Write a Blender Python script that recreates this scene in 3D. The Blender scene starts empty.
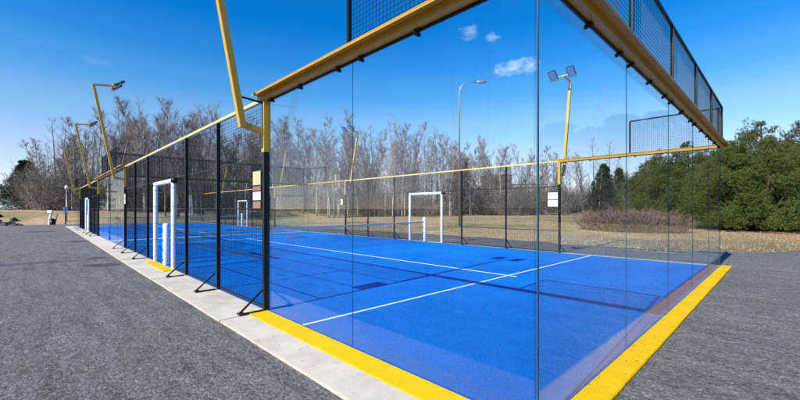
import bpy, math, random
from mathutils import Vector, Matrix, noise
R = random.Random(7)
scene = bpy.context.scene
col = scene.collection
rad = math.radians
TH = rad(44.17); CAMX, CAMY, CAMZ = -2.355, -1.132, 1.45
FW = Vector((math.sin(TH), math.cos(TH), 0)); RT = Vector((math.cos(TH), -math.sin(TH), 0))
GA = -0.024     # asphalt level

# ------------------------------------------------------------------ materials
def newmat(name):
    m = bpy.data.materials.new(name); m.use_nodes = True
    nt = m.node_tree
    for n in list(nt.nodes):
        if n.type != 'OUTPUT_MATERIAL' and n.type != 'BSDF_PRINCIPLED': nt.nodes.remove(n)
    return m, nt, nt.nodes['Principled BSDF']
def ramp(nt, fac, stops):
    r = nt.nodes.new('ShaderNodeValToRGB'); e = r.color_ramp.elements
    while len(e) < len(stops): e.new(.5)
    for k, (p, c) in enumerate(stops):
        e[k].position = p; e[k].color = (c[0], c[1], c[2], 1) if not isinstance(c, (int, float)) else (c, c, c, 1)
    nt.links.new(fac, r.inputs[0]); return r.outputs[0]
def tex(nt, scale, detail=4, rough=.6, coord='Object', mapping=None):
    tc = nt.nodes.new('ShaderNodeTexCoord'); n = nt.nodes.new('ShaderNodeTexNoise')
    n.inputs['Scale'].default_value = scale; n.inputs['Detail'].default_value = detail; n.inputs['Roughness'].default_value = rough
    src = tc.outputs[coord]
    if mapping:
        mp = nt.nodes.new('ShaderNodeMapping'); mp.inputs['Scale'].default_value = mapping
        nt.links.new(src, mp.inputs[0]); src = mp.outputs[0]
    nt.links.new(src, n.inputs['Vector']); return n.outputs['Fac']
def mix(nt, a, b, fac, mode='MIX'):
    n = nt.nodes.new('ShaderNodeMix'); n.data_type = 'RGBA'; n.blend_type = mode
    for v, s in ((fac, n.inputs[0]), (a, n.inputs[6]), (b, n.inputs[7])):
        if isinstance(v, bpy.types.NodeSocket): nt.links.new(v, s)
        elif isinstance(v, (int, float)): s.default_value = v
        else: s.default_value = (*v, 1)
    return n.outputs[2]
def bump(nt, b, h, dist, strength=1):
    n = nt.nodes.new('ShaderNodeBump'); n.inputs['Distance'].default_value = dist; n.inputs['Strength'].default_value = strength
    nt.links.new(h, n.inputs['Height']); nt.links.new(n.outputs[0], b.inputs['Normal'])
def simple(name, c, rough=.5, metal=0, var=.15, scale=6, bmp=0, spec=.5, mapping=None):
    m, nt, b = newmat(name)
    f = tex(nt, scale, 5, .65, mapping=mapping)
    lo = [x*(1-var) for x in c]; hi = [min(1, x*(1+var)) for x in c]
    nt.links.new(ramp(nt, f, [(.3, lo), (.7, hi)]), b.inputs['Base Color'])
    b.inputs['Roughness'].default_value = rough; b.inputs['Metallic'].default_value = metal
    b.inputs['Specular IOR Level'].default_value = spec
    if bmp: bump(nt, b, f, bmp)
    return m
M = {}
M['black'] = simple('black_powder_coat', (.008, .009, .011), .42, 0, .3, 20, spec=.35)
M['wire'] = simple('black_wire', (.01, .011, .014), .4, 0, .2, 9, spec=.35)
M['yellow'] = simple('yellow_paint', (.62, .37, .035), .38, 0, .08, 5)
M['ochre'] = simple('ochre_beam_paint', (.56, .30, .03), .4, 0, .05, 2)
M['rail'] = simple('sunlit_yellow_paint', (.70, .55, .16), .3, 0, .08, 5)  # yellow rail colour, paled to carry the sun's shine along its top
M['white'] = simple('white_padding', (.78, .79, .80), .5, 0, .06, 9, .004)
M['seal'] = simple('silicone_seal', (.02, .045, .075), .4, 0, .6, 3)
M['net'] = simple('net_cord', (.012, .013, .016), .8)
M['tape'] = simple('net_tape', (.55, .56, .56), .7, 0, .08, 14)
M['steel'] = simple('galvanised_steel', (.35, .36, .36), .4, .7, .15, 12)
M['lens'] = simple('lamp_glass', (.62, .66, .70), .15, 0, .1, 30)
M['casing'] = simple('lamp_casing', (.05, .055, .06), .4, .3)
M['tan'] = simple('lamp_back', (.28, .26, .2), .5)
M['glassedge'] = simple('glass_edge', (.05, .13, .15), .15)
M['paper'] = simple('notice_sheet', (.75, .75, .72), .6, 0, .05)
M['papery'] = simple('notice_sheet_cream', (.60, .48, .26), .6, 0, .12, 30)
M['paperr'] = simple('notice_sheet_print', (.30, .15, .12), .6, 0, .4, 40)
M['blue_sign'] = simple('blue_sign_face', (.02, .08, .3), .4)
M['wood'] = simple('weathered_wood', (.24, .19, .13), .8, 0, .3, 8)
M['globe'] = simple('lamp_globe', (.8, .8, .78), .3, 0, .03)
M['brick'] = simple('red_brown_facade', (.24, .12, .10), .9, 0, .12, .6)
M['render'] = simple('pale_facade', (.55, .55, .52), .9, 0, .08, .5)
M['green_render'] = simple('pale_green_facade', (.42, .46, .38), .9, 0, .08, .5)
M['roofing'] = simple('dark_roofing', (.09, .09, .1), .7)
M['pane'] = simple('dark_window', (.03, .04, .05), .12)
M['car_white'] = simple('white_car_paint', (.7, .7, .7), .2, 0, .02)
M['car_grey'] = simple('grey_car_paint', (.2, .22, .24), .2, 0, .02)
M['tyre'] = simple('tyre_rubber', (.02, .02, .02), .8)
M['rock'] = simple('rock', (.06, .055, .05), .9, 0, .5, 5, .03)
M['stone'] = simple('loose_stone', (.13, .13, .135), .9, 0, .5, 40)
M['leaf'] = simple('dry_leaf', (.30, .205, .15), .85, 0, .5, 3)

def turf_mat():
    m, nt, b = newmat('blue_turf')
    f = tex(nt, .7, 6, .7); g = tex(nt, 55, 3, .6); w = tex(nt, 2.2, 8, .75, mapping=(1, .35, 1))
    c = ramp(nt, f, [(.3, (.0, .16, .64)), (.7, (.0, .23, .82))])
    g2 = ramp(nt, g, [(.3, .66), (.7, 1.2)])
    c = mix(nt, c, ramp(nt, tex(nt, .25, 5, .6), [(.35, .84), (.65, 1.08)]), 1, 'MULTIPLY')
    c = mix(nt, c, g2, 1, 'MULTIPLY')
    wear = ramp(nt, w, [(.55, 0), (.75, .5)])
    c = mix(nt, c, (.0, .28, .85), wear)
    nt.links.new(c, b.inputs['Base Color']); b.inputs['Roughness'].default_value = .85
    b.inputs['Specular IOR Level'].default_value = 0
    h = tex(nt, 260, 2, .8); bump(nt, b, h, .008)
    return m
M['turf'] = turf_mat()
def line_mat():
    m, nt, b = newmat('court_line'); f = tex(nt, 60, 4, .8)
    nt.links.new(ramp(nt, f, [(.3, (.50, .58, .52)), (.6, (.80, .78, .58))]), b.inputs['Base Color'])
    b.inputs['Roughness'].default_value = .9; return m
M['line'] = line_mat()
def asphalt_mat():
    m, nt, b = newmat('asphalt')
    big = tex(nt, .3, 7, .7); clod = tex(nt, 22, 8, .70, mapping=(1, .7, 1)); grit = tex(nt, 150, 3, .8); rake = tex(nt, 5, 9, .8, mapping=(1, .16, 1))
    tc = nt.nodes.new('ShaderNodeTexCoord'); vo = nt.nodes.new('ShaderNodeTexVoronoi'); vo.inputs['Scale'].default_value = 62; nt.links.new(tc.outputs['Object'], vo.inputs['Vector'])
    c = ramp(nt, big, [(.3, (.160, .156, .156)), (.7, (.202, .196, .192))])
    c = mix(nt, c, ramp(nt, clod, [(.30, .48), (.48, .95), (.58, 1.1), (.72, 1.5)]), 1, 'MULTIPLY')
    c = mix(nt, c, ramp(nt, rake, [(.36, .66), (.5, 1.0), (.66, 1.22)]), 1, 'MULTIPLY')
    chips = nt.nodes.new('ShaderNodeSeparateColor'); nt.links.new(vo.outputs['Color'], chips.inputs[0])
    c = mix(nt, c, ramp(nt, chips.outputs[0], [(.0, .6), (.5, 1.0), (.86, 1.08), (.97, 1.7)]), 1, 'MULTIPLY')
    c = mix(nt, c, ramp(nt, grit, [(.3, .7), (.7, 1.35)]), 1, 'MULTIPLY')
    nt.links.new(c, b.inputs['Base Color']); b.inputs['Roughness'].default_value = .93; b.inputs['Specular IOR Level'].default_value = .25
    k = nt.nodes.new('ShaderNodeMath'); k.operation = 'MULTIPLY_ADD'; k.inputs[1].default_value = .8; nt.links.new(rake, k.inputs[0]); nt.links.new(clod, k.inputs[2])
    k2 = nt.nodes.new('ShaderNodeMath'); k2.operation = 'MULTIPLY_ADD'; k2.inputs[1].default_value = -.25; nt.links.new(vo.outputs['Distance'], k2.inputs[0]); nt.links.new(k.outputs[0], k2.inputs[2])
    bump(nt, b, k2.outputs[0], .035); return m
M['asphalt'] = asphalt_mat()
def concrete_mat():
    m, nt, b = newmat('pale_concrete'); big = tex(nt, 1.6, 7, .7); fine = tex(nt, 120, 4, .7)
    c = ramp(nt, big, [(.3, (.46, .405, .31)), (.55, (.62, .55, .43)), (.75, (.66, .59, .47))])
    c = mix(nt, c, ramp(nt, fine, [(.25, .8), (.7, 1.1)]), 1, 'MULTIPLY')
    c = mix(nt, c, (.22, .20, .17), ramp(nt, tex(nt, 4.5, 8, .8), [(.56, 0), (.74, .5)]))
    nt.links.new(c, b.inputs['Base Color']); b.inputs['Roughness'].default_value = .9; bump(nt, b, fine, .003); return m
M['concrete'] = concrete_mat()
def kerb_mat():
    m, nt, b = newmat('yellow_kerb_paint'); big = tex(nt, 3, 8, .75); fine = tex(nt, 90, 4, .7); dirt = tex(nt, 9, 8, .8)
    c = ramp(nt, big, [(.3, (.70, .42, .004)), (.7, (.82, .52, .007))])
    c = mix(nt, c, ramp(nt, fine, [(.25, .8), (.7, 1.08)]), 1, 'MULTIPLY')
    c = mix(nt, c, (.24, .19, .10), ramp(nt, dirt, [(.57, 0), (.72, .55)]))
    nt.links.new(c, b.inputs['Base Color']); b.inputs['Roughness'].default_value = .75; b.inputs['Specular IOR Level'].default_value = .12; bump(nt, b, fine, .002); return m
M['kerb'] = kerb_mat()
def ground_mat():
    m, nt, b = newmat('dead_grass_ground')
    big = tex(nt, .09, 6, .65); mid = tex(nt, 1.3, 7, .75); fine = tex(nt, 18, 5, .8)
    c = ramp(nt, big, [(.32, (.54, .39, .24)), (.48, (.47, .345, .20)), (.60, (.27, .245, .11)), (.7, (.42, .31, .21))])
    c = mix(nt, c, ramp(nt, mid, [(.3, (.7, .7, .7)), (.7, (1.2, 1.15, 1.12))]), 1, 'MULTIPLY')
    c = mix(nt, c, ramp(nt, fine, [(.3, .6), (.7, 1.3)]), 1, 'MULTIPLY')
    nt.links.new(c, b.inputs['Base Color']); b.inputs['Roughness'].default_value = .95; b.inputs['Specular IOR Level'].default_value = .1
    bump(nt, b, mid, .15); return m
M['ground'] = ground_mat()
def rnd_mat(name, stops, rough=.85, scale=1.2, trans=0):
    m, nt, b = newmat(name); f = tex(nt, scale, 5, .7)
    g = nt.nodes.new('ShaderNodeNewGeometry'); ob = nt.nodes.new('ShaderNodeObjectInfo')
    a = nt.nodes.new('ShaderNodeMath'); a.operation = 'MULTIPLY_ADD'; nt.links.new(g.outputs['Random Per Island'], a.inputs[0])
    a.inputs[1].default_value = .45; nt.links.new(f, a.inputs[2])
    a2 = nt.nodes.new('ShaderNodeMath'); a2.operation = 'MULTIPLY_ADD'; nt.links.new(ob.outputs['Random'], a2.inputs[0])
    a2.inputs[1].default_value = .25; nt.links.new(a.outputs[0], a2.inputs[2])
    nt.links.new(ramp(nt, a2.outputs[0], stops), b.inputs['Base Color'])
    b.inputs['Roughness'].default_value = rough; b.inputs['Specular IOR Level'].default_value = .2
    return m
M['twig'] = rnd_mat('birch_twigs', [(.3, (.12, .092, .085)), (.8, (.24, .195, .18)), (1, (.34, .29, .27))])
M['twig2'] = rnd_mat('grey_twigs', [(.3, (.08, .065, .06)), (.8, (.19, .155, .13)), (1, (.26, .22, .19))])
M['brush'] = rnd_mat('brush_twigs', [(.3, (.08, .042, .034)), (.8, (.19, .115, .09)), (1, (.28, .19, .15))])
M['needle'] = rnd_mat('pine_needles', [(.35, (.026, .046, .012)), (.75, (.068, .094, .020)), (1.1, (.14, .16, .04))], .6)
M['needle2'] = rnd_mat('dark_needles', [(.35, (.010, .022, .012)), (.8, (.028, .048, .022)), (1.1, (.05, .07, .03))], .7)
M['straw'] = rnd_mat('straw', [(.3, (.33, .23, .12)), (.7, (.52, .38, .22)), (1.1, (.60, .47, .30))], .9)
M['bark'] = simple('pine_bark', (.10, .065, .045), .9, 0, .4, 6)
def birch_bark():
    m, nt, b = newmat('birch_bark'); f = tex(nt, 3, 6, .75, mapping=(1, 1, 3)); ob = nt.nodes.new('ShaderNodeObjectInfo')
    c = ramp(nt, f, [(.38, (.08, .07, .065)), (.48, (.42, .39, .36)), (.8, (.62, .59, .55))])
    d = ramp(nt, ob.outputs['Random'], [(.3, .28), (.8, 1.0)])
    nt.links.new(mix(nt, c, d, 1, 'MULTIPLY'), b.inputs['Base Color']); b.inputs['Roughness'].default_value = .85; return m
M['birch'] = birch_bark()
def glass_mat():
    m, nt, b = newmat('clear_glass'); nt.nodes.remove(b)
    out = [n for n in nt.nodes if n.type == 'OUTPUT_MATERIAL'][0]
    geo = nt.nodes.new('ShaderNodeNewGeometry')
    mr = nt.nodes.new('ShaderNodeMapRange'); mr.inputs['To Min'].default_value = 1.52; mr.inputs['To Max'].default_value = 1/1.52
    nt.links.new(geo.outputs['Backfacing'], mr.inputs['Value'])
    fr = nt.nodes.new('ShaderNodeFresnel'); nt.links.new(mr.outputs[0], fr.inputs['IOR'])
    tr = nt.nodes.new('ShaderNodeBsdfTransparent'); tr.inputs[0].default_value = (.972, .992, .988, 1)
    gl = nt.nodes.new('ShaderNodeBsdfGlossy'); gl.inputs['Roughness'].default_value = 0.0; gl.inputs[0].default_value = (1, 1, 1, 1)
    wob = tex(nt, .9, 2, .5); bp = nt.nodes.new('ShaderNodeBump'); bp.inputs['Distance'].default_value = .0012; nt.links.new(wob, bp.inputs['Height'])
    nt.links.new(bp.outputs[0], gl.inputs['Normal'])
    mx = nt.nodes.new('ShaderNodeMixShader'); fm = nt.nodes.new('ShaderNodeMath'); fm.operation = 'MULTIPLY'; fm.inputs[1].default_value = .62; nt.links.new(fr.outputs[0], fm.inputs[0]); fmn = nt.nodes.new('ShaderNodeMath'); fmn.operation = 'MINIMUM'; fmn.inputs[1].default_value = .15; nt.links.new(fm.outputs[0], fmn.inputs[0]); nt.links.new(fmn.outputs[0], mx.inputs[0]); nt.links.new(tr.outputs[0], mx.inputs[1]); nt.links.new(gl.outputs[0], mx.inputs[2])
    df = nt.nodes.new('ShaderNodeBsdfDiffuse'); df.inputs[0].default_value = (.6, .62, .62, 1)
    dust = ramp(nt, tex(nt, 2.5, 8, .8, mapping=(1, 1, .4)), [(.45, .0005), (.62, .003), (.8, .014)])
    mx2 = nt.nodes.new('ShaderNodeMixShader'); nt.links.new(dust, mx2.inputs[0]); nt.links.new(mx.outputs[0], mx2.inputs[1]); nt.links.new(df.outputs[0], mx2.inputs[2])
    nt.links.new(mx2.outputs[0], out.inputs[0]); return m
M['glass'] = glass_mat()

def edge_mat():
    m, nt, b = newmat('glass_edge'); out = [n for n in nt.nodes if n.type == 'OUTPUT_MATERIAL'][0]
    b.inputs['Base Color'].default_value = (.04, .11, .13, 1); b.inputs['Roughness'].default_value = .2
    tr = nt.nodes.new('ShaderNodeBsdfTransparent'); tr.inputs[0].default_value = (.72, .88, .87, 1)
    mx = nt.nodes.new('ShaderNodeMixShader'); mx.inputs[0].default_value = .32
    nt.links.new(tr.outputs[0], mx.inputs[1]); nt.links.new(b.outputs[0], mx.inputs[2]); nt.links.new(mx.outputs[0], out.inputs[0]); return m
M['glassedge'] = edge_mat()
# ------------------------------------------------------------------ mesh helpers
class MB:
    def __init__(s): s.v = []; s.f = []; s.mi = []
    def box(s, x0, x1, y0, y1, z0, z1, mi=0):
        n = len(s.v)
        s.v += [(x0,y0,z0),(x1,y0,z0),(x1,y1,z0),(x0,y1,z0),(x0,y0,z1),(x1,y0,z1),(x1,y1,z1),(x0,y1,z1)]
        s.f += [(n,n+3,n+2,n+1),(n+4,n+5,n+6,n+7),(n,n+1,n+5,n+4),(n+1,n+2,n+6,n+5),(n+2,n+3,n+7,n+6),(n+3,n,n+4,n+7)]; s.mi += [mi]*6
        return s
    def tube(s, pts, rs, k=8, mi=0, cap=True, ph=0):
        pts = [Vector(p) for p in pts]
        if not isinstance(rs, (list, tuple)): rs = [rs]*len(pts)
        base = len(s.v); 
        for i, p in enumerate(pts):
            d = (pts[min(i+1, len(pts)-1)] - pts[max(i-1, 0)]).normalized()
            u = d.cross(Vector((0, 0, 1)))
            if u.length < .05: u = d.cross(Vector((0, 1, 0)))
            u.normalize(); w = d.cross(u)
            for j in range(k):
                a = 2*math.pi*j/k + ph; s.v.append(tuple(p + u*math.cos(a)*rs[i] + w*math.sin(a)*rs[i]))
        for i in range(len(pts)-1):
            for j in range(k):
                a = base+i*k+j; b = base+i*k+(j+1) % k
                s.f.append((a, b, b+k, a+k)); s.mi.append(mi)
        if cap:
            s.f.append(tuple(base+j for j in reversed(range(k)))); s.f.append(tuple(base+(len(pts)-1)*k+j for j in range(k))); s.mi += [mi]*2
        return s
    def sq(s, p0, p1, w, mi=0): return s.tube([p0, p1], w*.7071, 4, mi, True, math.pi/4)
    def mesh(s, name, mats, smooth=False, bevel=0):
        me = bpy.data.meshes.new(name); me.from_pydata(s.v, [], s.f)
        for m in mats: me.materials.append(M[m])
        if any(s.mi): me.polygons.foreach_set('material_index', s.mi)
        if smooth: me.polygons.foreach_set('use_smooth', [True]*len(me.polygons))
        if bevel:
            import bmesh
            bm = bmesh.new(); bm.from_mesh(me)
            bmesh.ops.bevel(bm, geom=list(bm.edges), offset=bevel, segments=2, affect='EDGES', clamp_overlap=True); bm.to_mesh(me); bm.free()
        me.update(); return me
def link(name, me, parent=None, loc=(0,0,0), rot=(0,0,0), scale=None):
    o = bpy.data.objects.new(name, me); col.objects.link(o); o.location = loc; o.rotation_euler = rot
    if scale: o.scale = scale if isinstance(scale, (tuple, list)) else (scale,)*3
    if parent: o.parent = parent
    return o
def tag(o, label, cat, group=None):
    o['label'] = label; o['category'] = cat
    if group: o['group'] = group
    return o
def thing(name, loc, rz, label, cat, group=None): return tag(link(name, None, None, loc, (0,0,rz)), label, cat, group)
def struct(name, me, loc=(0,0,0), kind='structure'):
    o = link(name, me, None, loc); o['kind'] = kind; return o
CACHE = {}
def cm(key, fn):
    if key not in CACHE: CACHE[key] = fn()
    return CACHE[key]
def BX(key, x0,x1,y0,y1,z0,z1, mat, bevel=.002):
    return cm(key, lambda: MB().box(x0,x1,y0,y1,z0,z1).mesh(key, [mat], bevel=bevel))
def W(Z, px, z=0):                                   # world point at a real depth along a direction
    X = (px-400)/373*Z; p = Vector((CAMX, CAMY, 0)) + FW*Z + RT*X; return Vector((p.x, p.y, z))

# ------------------------------------------------------------------ terrain
ASP = [(-60,-70),(70,-70),(52,-36),(30,-15),(19.5,-4.6),(16.1,-1.2),(12.9,1.7),(13.6,5),(14.2,9),(13.7,20),(13.9,42),(9,45.5),(3,46.3),(-2,47.2),(-8,49.5),(-14,54),(-30,62),(-60,66)]
def hgt(x, y):
    r1 = max(0, min(70, x-19))*.016
    r2 = 0
    if y > 46:
        r2 = max(0, min(1.25, (y-47.3-max(0, -x)*.35)*.28))
    r = max(r1, r2)
    n = noise.noise(Vector((x*.12, y*.12, 0)))*.25*min(1, r*1.2) + noise.noise(Vector((x*.7, y*.7, 3)))*.06*min(1, r*2)
    return -.085 + r + n
def terrain():
    xs = []; x = -220
    while x < 420:
        xs.append(x); x += 1.2 if -30 < x < 60 else (5 if -80 < x < 120 else 20)
    ys = []; y = -180
    while y < 460:
        ys.append(y); y += 1.2 if -12 < y < 75 else (5 if -60 < y < 130 else 20)
    v = [(a, b, hgt(a, b)) for b in ys for a in xs]; n = len(xs)
    f = [(j*n+i, j*n+i+1, (j+1)*n+i+1, (j+1)*n+i) for j in range(len(ys)-1) for i in range(n-1)]
    # skirt out to the horizon
    b = MB(); b.v = v; b.f = f; b.mi = [0]*len(f)
    k = len(v); lo = v[0][2]; 
    per = [i for i in range(n)] + [j*n+n-1 for j in range(1, len(ys))] + [(len(ys)-1)*n+i for i in range(n-2, -1, -1)] + [j*n for j in range(len(ys)-2, 0, -1)]
    cx, cy = 100, 140
    for p in per:
        q = v[p]; b.v.append(((q[0]-cx)*9+cx, (q[1]-cy)*9+cy, q[2]-.5))
    for i in range(len(per)):
        j = (i+1) % len(per); b.f.append((per[i], k+i, k+j, per[j])); b.mi.append(0)
    return b.mesh('grass_field', ['ground'], smooth=True)
struct('grass_field', terrain())
def poly_in(x, y, P=ASP):
    c = False; j = len(P)-1
    for i in range(len(P)):
        if (P[i][1] > y) != (P[j][1] > y) and x < (P[j][0]-P[i][0])*(y-P[i][1])/(P[j][1]-P[i][1])+P[i][0]: c = not c
        j = i
    return c
def asphalt():
    pts = []
    for i, a in enumerate(ASP):
        b = ASP[(i+1) % len(ASP)]; L = math.dist(a, b); n = max(2, int(L/.35))
        for k in range(n):
            t = k/n; x = a[0]+(b[0]-a[0])*t; y = a[1]+(b[1]-a[1])*t
            pts.append((x+noise.noise(Vector((x*.9, y*.9, 0)))*.45, y+noise.noise(Vector((x*.9, y*.9, 7)))*.45, GA))
    m = MB(); m.v = pts; m.f = [tuple(range(len(pts)))]; m.mi = [0]
    return m.mesh('asphalt_ground', ['asphalt'])
struct('asphalt_ground', asphalt())

M['patch'] = simple('dark_patch', (.05, .05, .053), .85, 0, .3, 30)  # flat dark irregular patches on the asphalt
for (px, Z, a, b_) in ((101, 9.8, .42, .10), (78, 17, .5, .16), (96, 11.2, .25, .07), (40, 24, .8, .2)):
    q = W(Z, px); pts = []
    for k in range(40):
        t = k/40*2*math.pi; r = 1+.35*noise.noise(Vector((math.cos(t)*1.7+px, math.sin(t)*1.7, 0)))+.15*noise.noise(Vector((math.cos(t)*6+px, math.sin(t)*6, 3)))
        d = RT*math.cos(t)*a*r+FW*math.sin(t)*b_*3*r; pts.append((q.x+d.x, q.y+d.y, GA+.004))
    mm = MB(); mm.v = pts; mm.f = [tuple(reversed(range(40)))]; mm.mi = [0]; struct('dark_patch', mm.mesh('dark_patch', ['patch']))
# ------------------------------------------------------------------ court parts (local: +Y along the wall, -X outwards)
PW = 1.992
def pane_mesh(w):
    m = MB().box(-.006, .006, 0, w, .014, 2.99)
    m.mi = [1, 1, 1, 0, 1, 0]
    return m.mesh('glass_pane', ['glass', 'glassedge'])
def wire_panel(w, z0, z1, step=.05, t=.0034):
    m = MB(); n = int(round(w/step)); h = t/2
    for i in range(1, n): y = w*i/n; m.box(-h, h, y-h, y+h, z0, z1)
    k = int(round((z1-z0)/step))
    for i in range(1, k): z = z0+(z1-z0)*i/k; m.box(h*.9, h*2.9, 0, w, z-h, z+h)
    return m.mesh('wire_mesh', ['wire'])
def beam_mesh(L, ext):
    m = MB(); a, b = -ext, L+ext
    m.box(-.082, -.002, a, b, 3.0, 3.072)
    m.box(-.168, .012, a-.002, b+.002, 3.074, 3.084)
    m.box(-.168, -.160, a-.002, b+.002, 3.052, 3.0735)
    return m.mesh('top_beam', ['ochre'], bevel=.0015)
def glass_wall(loc, rz, m, n, high, label, group, ext):
    """n panes; high = set of pane indices that carry the upper wire mesh; m = +1/-1 direction along the wall"""
    t = thing('glass_wall', loc, rz, label, 'glass wall', group)
    L = n*2
    bo = link('top_beam', cm(('beam', L, m, ext), lambda: beam_mesh(L, ext) if ext else beam_mesh(L, 0)), t, (0, 0 if m > 0 else -L, 0))
    link('gasket', BX('gasket%d' % L, -.011, .011, 0, L, 2.975, 2.999, 'black'), t, (0, .012 if m > 0 else -L+.012 - .024, 0), scale=(1, (L-.03)/L, 1))
    for i in range(n):
        w = PW if i else PW-.008
        y0 = i*2+.0015+(0 if i else .012)
        w = (i+1)*2-.0015-y0
        p = link('glass_pane', cm(('pane', round(w, 3)), lambda: pane_mesh(w)), t, (0, y0 if m > 0 else -y0-w, 0))
        for q in (.26, 1.08, 1.86):
            y = i*2+q
            c = link('clamp', cm('clamp', clamp_mesh), t, (0, y*m, 2.965))
        if i in high:
            a = i*2+.03
            link('wire_mesh', cm(('wire', 1.94, 'hi'), lambda: wire_panel(1.94, 3.09, 3.98)), t, (-.045, a if m > 0 else -a-1.94, 0))
    if ext == 0:
        for yy in (-.003, L+.003):
            link('corner_seal', BX('seal', -.009, .001, -.0045, .0045, .012, 2.97, 'seal', .001), t, (-.006, yy, 0))
    hs = sorted(high)
    for k in range(hs[0], hs[-1]+2):
        y = min(max(k*2, .03 if k == 0 else 0), L-.03 if k == n else 99)
        link('post', BX('hipost', -.02, .02, -.02, .02, 3.084, 4.0, 'black'), t, (-.045, y*m, 0))
    a = hs[0]*2; b = (hs[-1]+1)*2
    link('top_rail', BX('hirail%d' % (b-a), -.018, .018, 0, b-a, 3.985, 4.02, 'black'), t, (-.045, (a if m > 0 else -b), .001))
    return t
def clamp_mesh():
    m = MB(); m.tube([(-.034, 0, 0), (-.0075, 0, 0), (-.007, 0, 0), (.007, 0, 0), (.0075, 0, 0), (.03, 0, 0)], [.019, .019, .006, .006, .019, .019], 10)
    m.box(-.030, -.020, -.012, .012, 0, .037); m.box(-.030, .006, -.05, -.035, .013, .034)
    return m.mesh('clamp', ['black'])
def brace_mesh():
    m = MB()
    m.sq((-.03, 0, .30), (-.34, 0, .035), .022); m.box(-.36, -.03, -.03, .03, .006, .016)
    m.box(-.37, -.30, -.05, .05, .006, .03)
    m.tube([(-.33, .025, .03), (-.33, .025, .045)], .012, 6); m.tube([(-.33, -.025, .03), (-.33, -.025, .045)], .012, 6)
    return m.mesh('brace', ['black'])
def fence(loc, rz, label, group):
    t = thing('wire_fence', loc, rz, label, 'fence', group)
    for y in (4, 6, 8, 12, 14, 16):
        wd = .04 if y in (4, 16) else .03
        lo = .002
        p = link('post', BX('fpost%d' % (wd*1000), -wd, wd, -wd*.75, wd*.75, .006, 3.0, 'black'), t, (-.01, y+(.035 if y == 4 else -.035 if y == 16 else 0), 0))
        link('brace', cm('brace', brace_mesh), p, (-.02, 0, 0))
        if y in (4, 16):
            link('yellow_sleeve', BX('sleeve', -.048, .048, -.042, .042, 2.26, 3.0, 'yellow'), p, (0, 0, 0))
    for (a, b, z0) in ((4.08, 5.97, .05), (6.03, 7.97, .05), (8.03, 9.0, .05), (9.0, 11.0, 2.2), (11.0, 11.97, .05), (12.03, 13.97, .05), (14.03, 15.92, .05)):
        w = b-a
        link('wire_mesh', cm(('wire', round(w, 3), z0), lambda: wire_panel(w, z0, 2.97)), t, (0, a, 0))
    link('bottom_rail', BX('botrail', -.015, .015, 4.08, 8.95, .025, .055, 'black'), t)
    link('bottom_rail', BX('botrail', 0,0,0,0,0,0, 'black'), t, (0, 6.97, 0))
    for z in (.73, 1.46, 2.2):
        link('mid_rail', BX('mrail%d' % (z*100), -.009, .003, 4.08, 8.96, z-.009, z+.009, 'black', .001), t)
        link('mid_rail', BX('mrail%d' % (z*100), 0,0,0,0,0,0, 'black'), t, (0, 6.96, 0))
    link('top_rail', BX('ftop', -.03, .03, 4.06, 15.94, 3.0, 3.05, 'rail'), t, (-.008, 0, .001))
    return t
def opening_frame(loc, rz, label, group):
    t = thing('opening_frame', loc, rz, label, 'gate frame', group)
    def pad(): 
        m = MB(); m.tube([(0, 0, .0), (0, 0, .02), (0, 0, 2.05), (0, 0, 2.10)], [.045, .056, .056, .045], 14); return m.mesh('padded_post', ['white'], True)
    for y in (9.05, 10.95):
        p = link('padded_post', cm('padpost', pad), t, (-.02, y, 0))
        for z in (.15, .6, 1.05, 1.5, 1.95): link('strap', cm('strap', lambda: MB().tube([(0, 0, 0), (0, 0, .035)], .058, 14).mesh('strap', ['tape'])), p, (0, 0, z))
    def bar():
        m = MB(); m.tube([(0, 9.0, 0), (0, 9.03, 0), (0, 10.97, 0), (0, 11.0, 0)], [.045, .056, .056, .045], 14); return m.mesh('cross_bar', ['white'], True)
    c = link('cross_bar', cm('crossbar', bar), t, (-.02, 0, 2.13))
    def capm():
        m = MB(); m.tube([(0, 8.93, 0), (0, 9.04, 0)], .069, 14); return m.mesh('end_wrap', ['black'], True)
    link('end_wrap', cm('endwrap', capm), c); link('end_wrap', cm('endwrap', capm), c, (0, 2.03, 0))
    return t
def notice(loc, rz, label, group, kinds, side=-1, w=.26):
    t = thing('notice_board', loc, rz, label, 'notice', group)
    z = 2.0
    for k, (mat, h) in enumerate(kinds):
        s = link('sheet', BX('sheet_%s_%d_%d' % (mat, h*100, w*100), -.004, .004, 0, w, -h, 0, mat, .001), t, (.06*side, .05, z))
        z -= h+.02
    link('backing', BX('backing_%d_%d' % (int(z*100), w*100), -.004, .004, -.03, w+.02, z+.005, 2.01, 'black', .001), t, (.048*side, .04, 0))
    return t
def head_mesh():
    m = MB(); m.box(-.17, .17, -.13, .13, -.03, .02, 0)
    for i in range(7): x = -.15+i*.05; m.box(x-.006, x+.006, -.11, .11, .02, .055, 0)
    return m.mesh('housing', ['casing'], bevel=.004)
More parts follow.
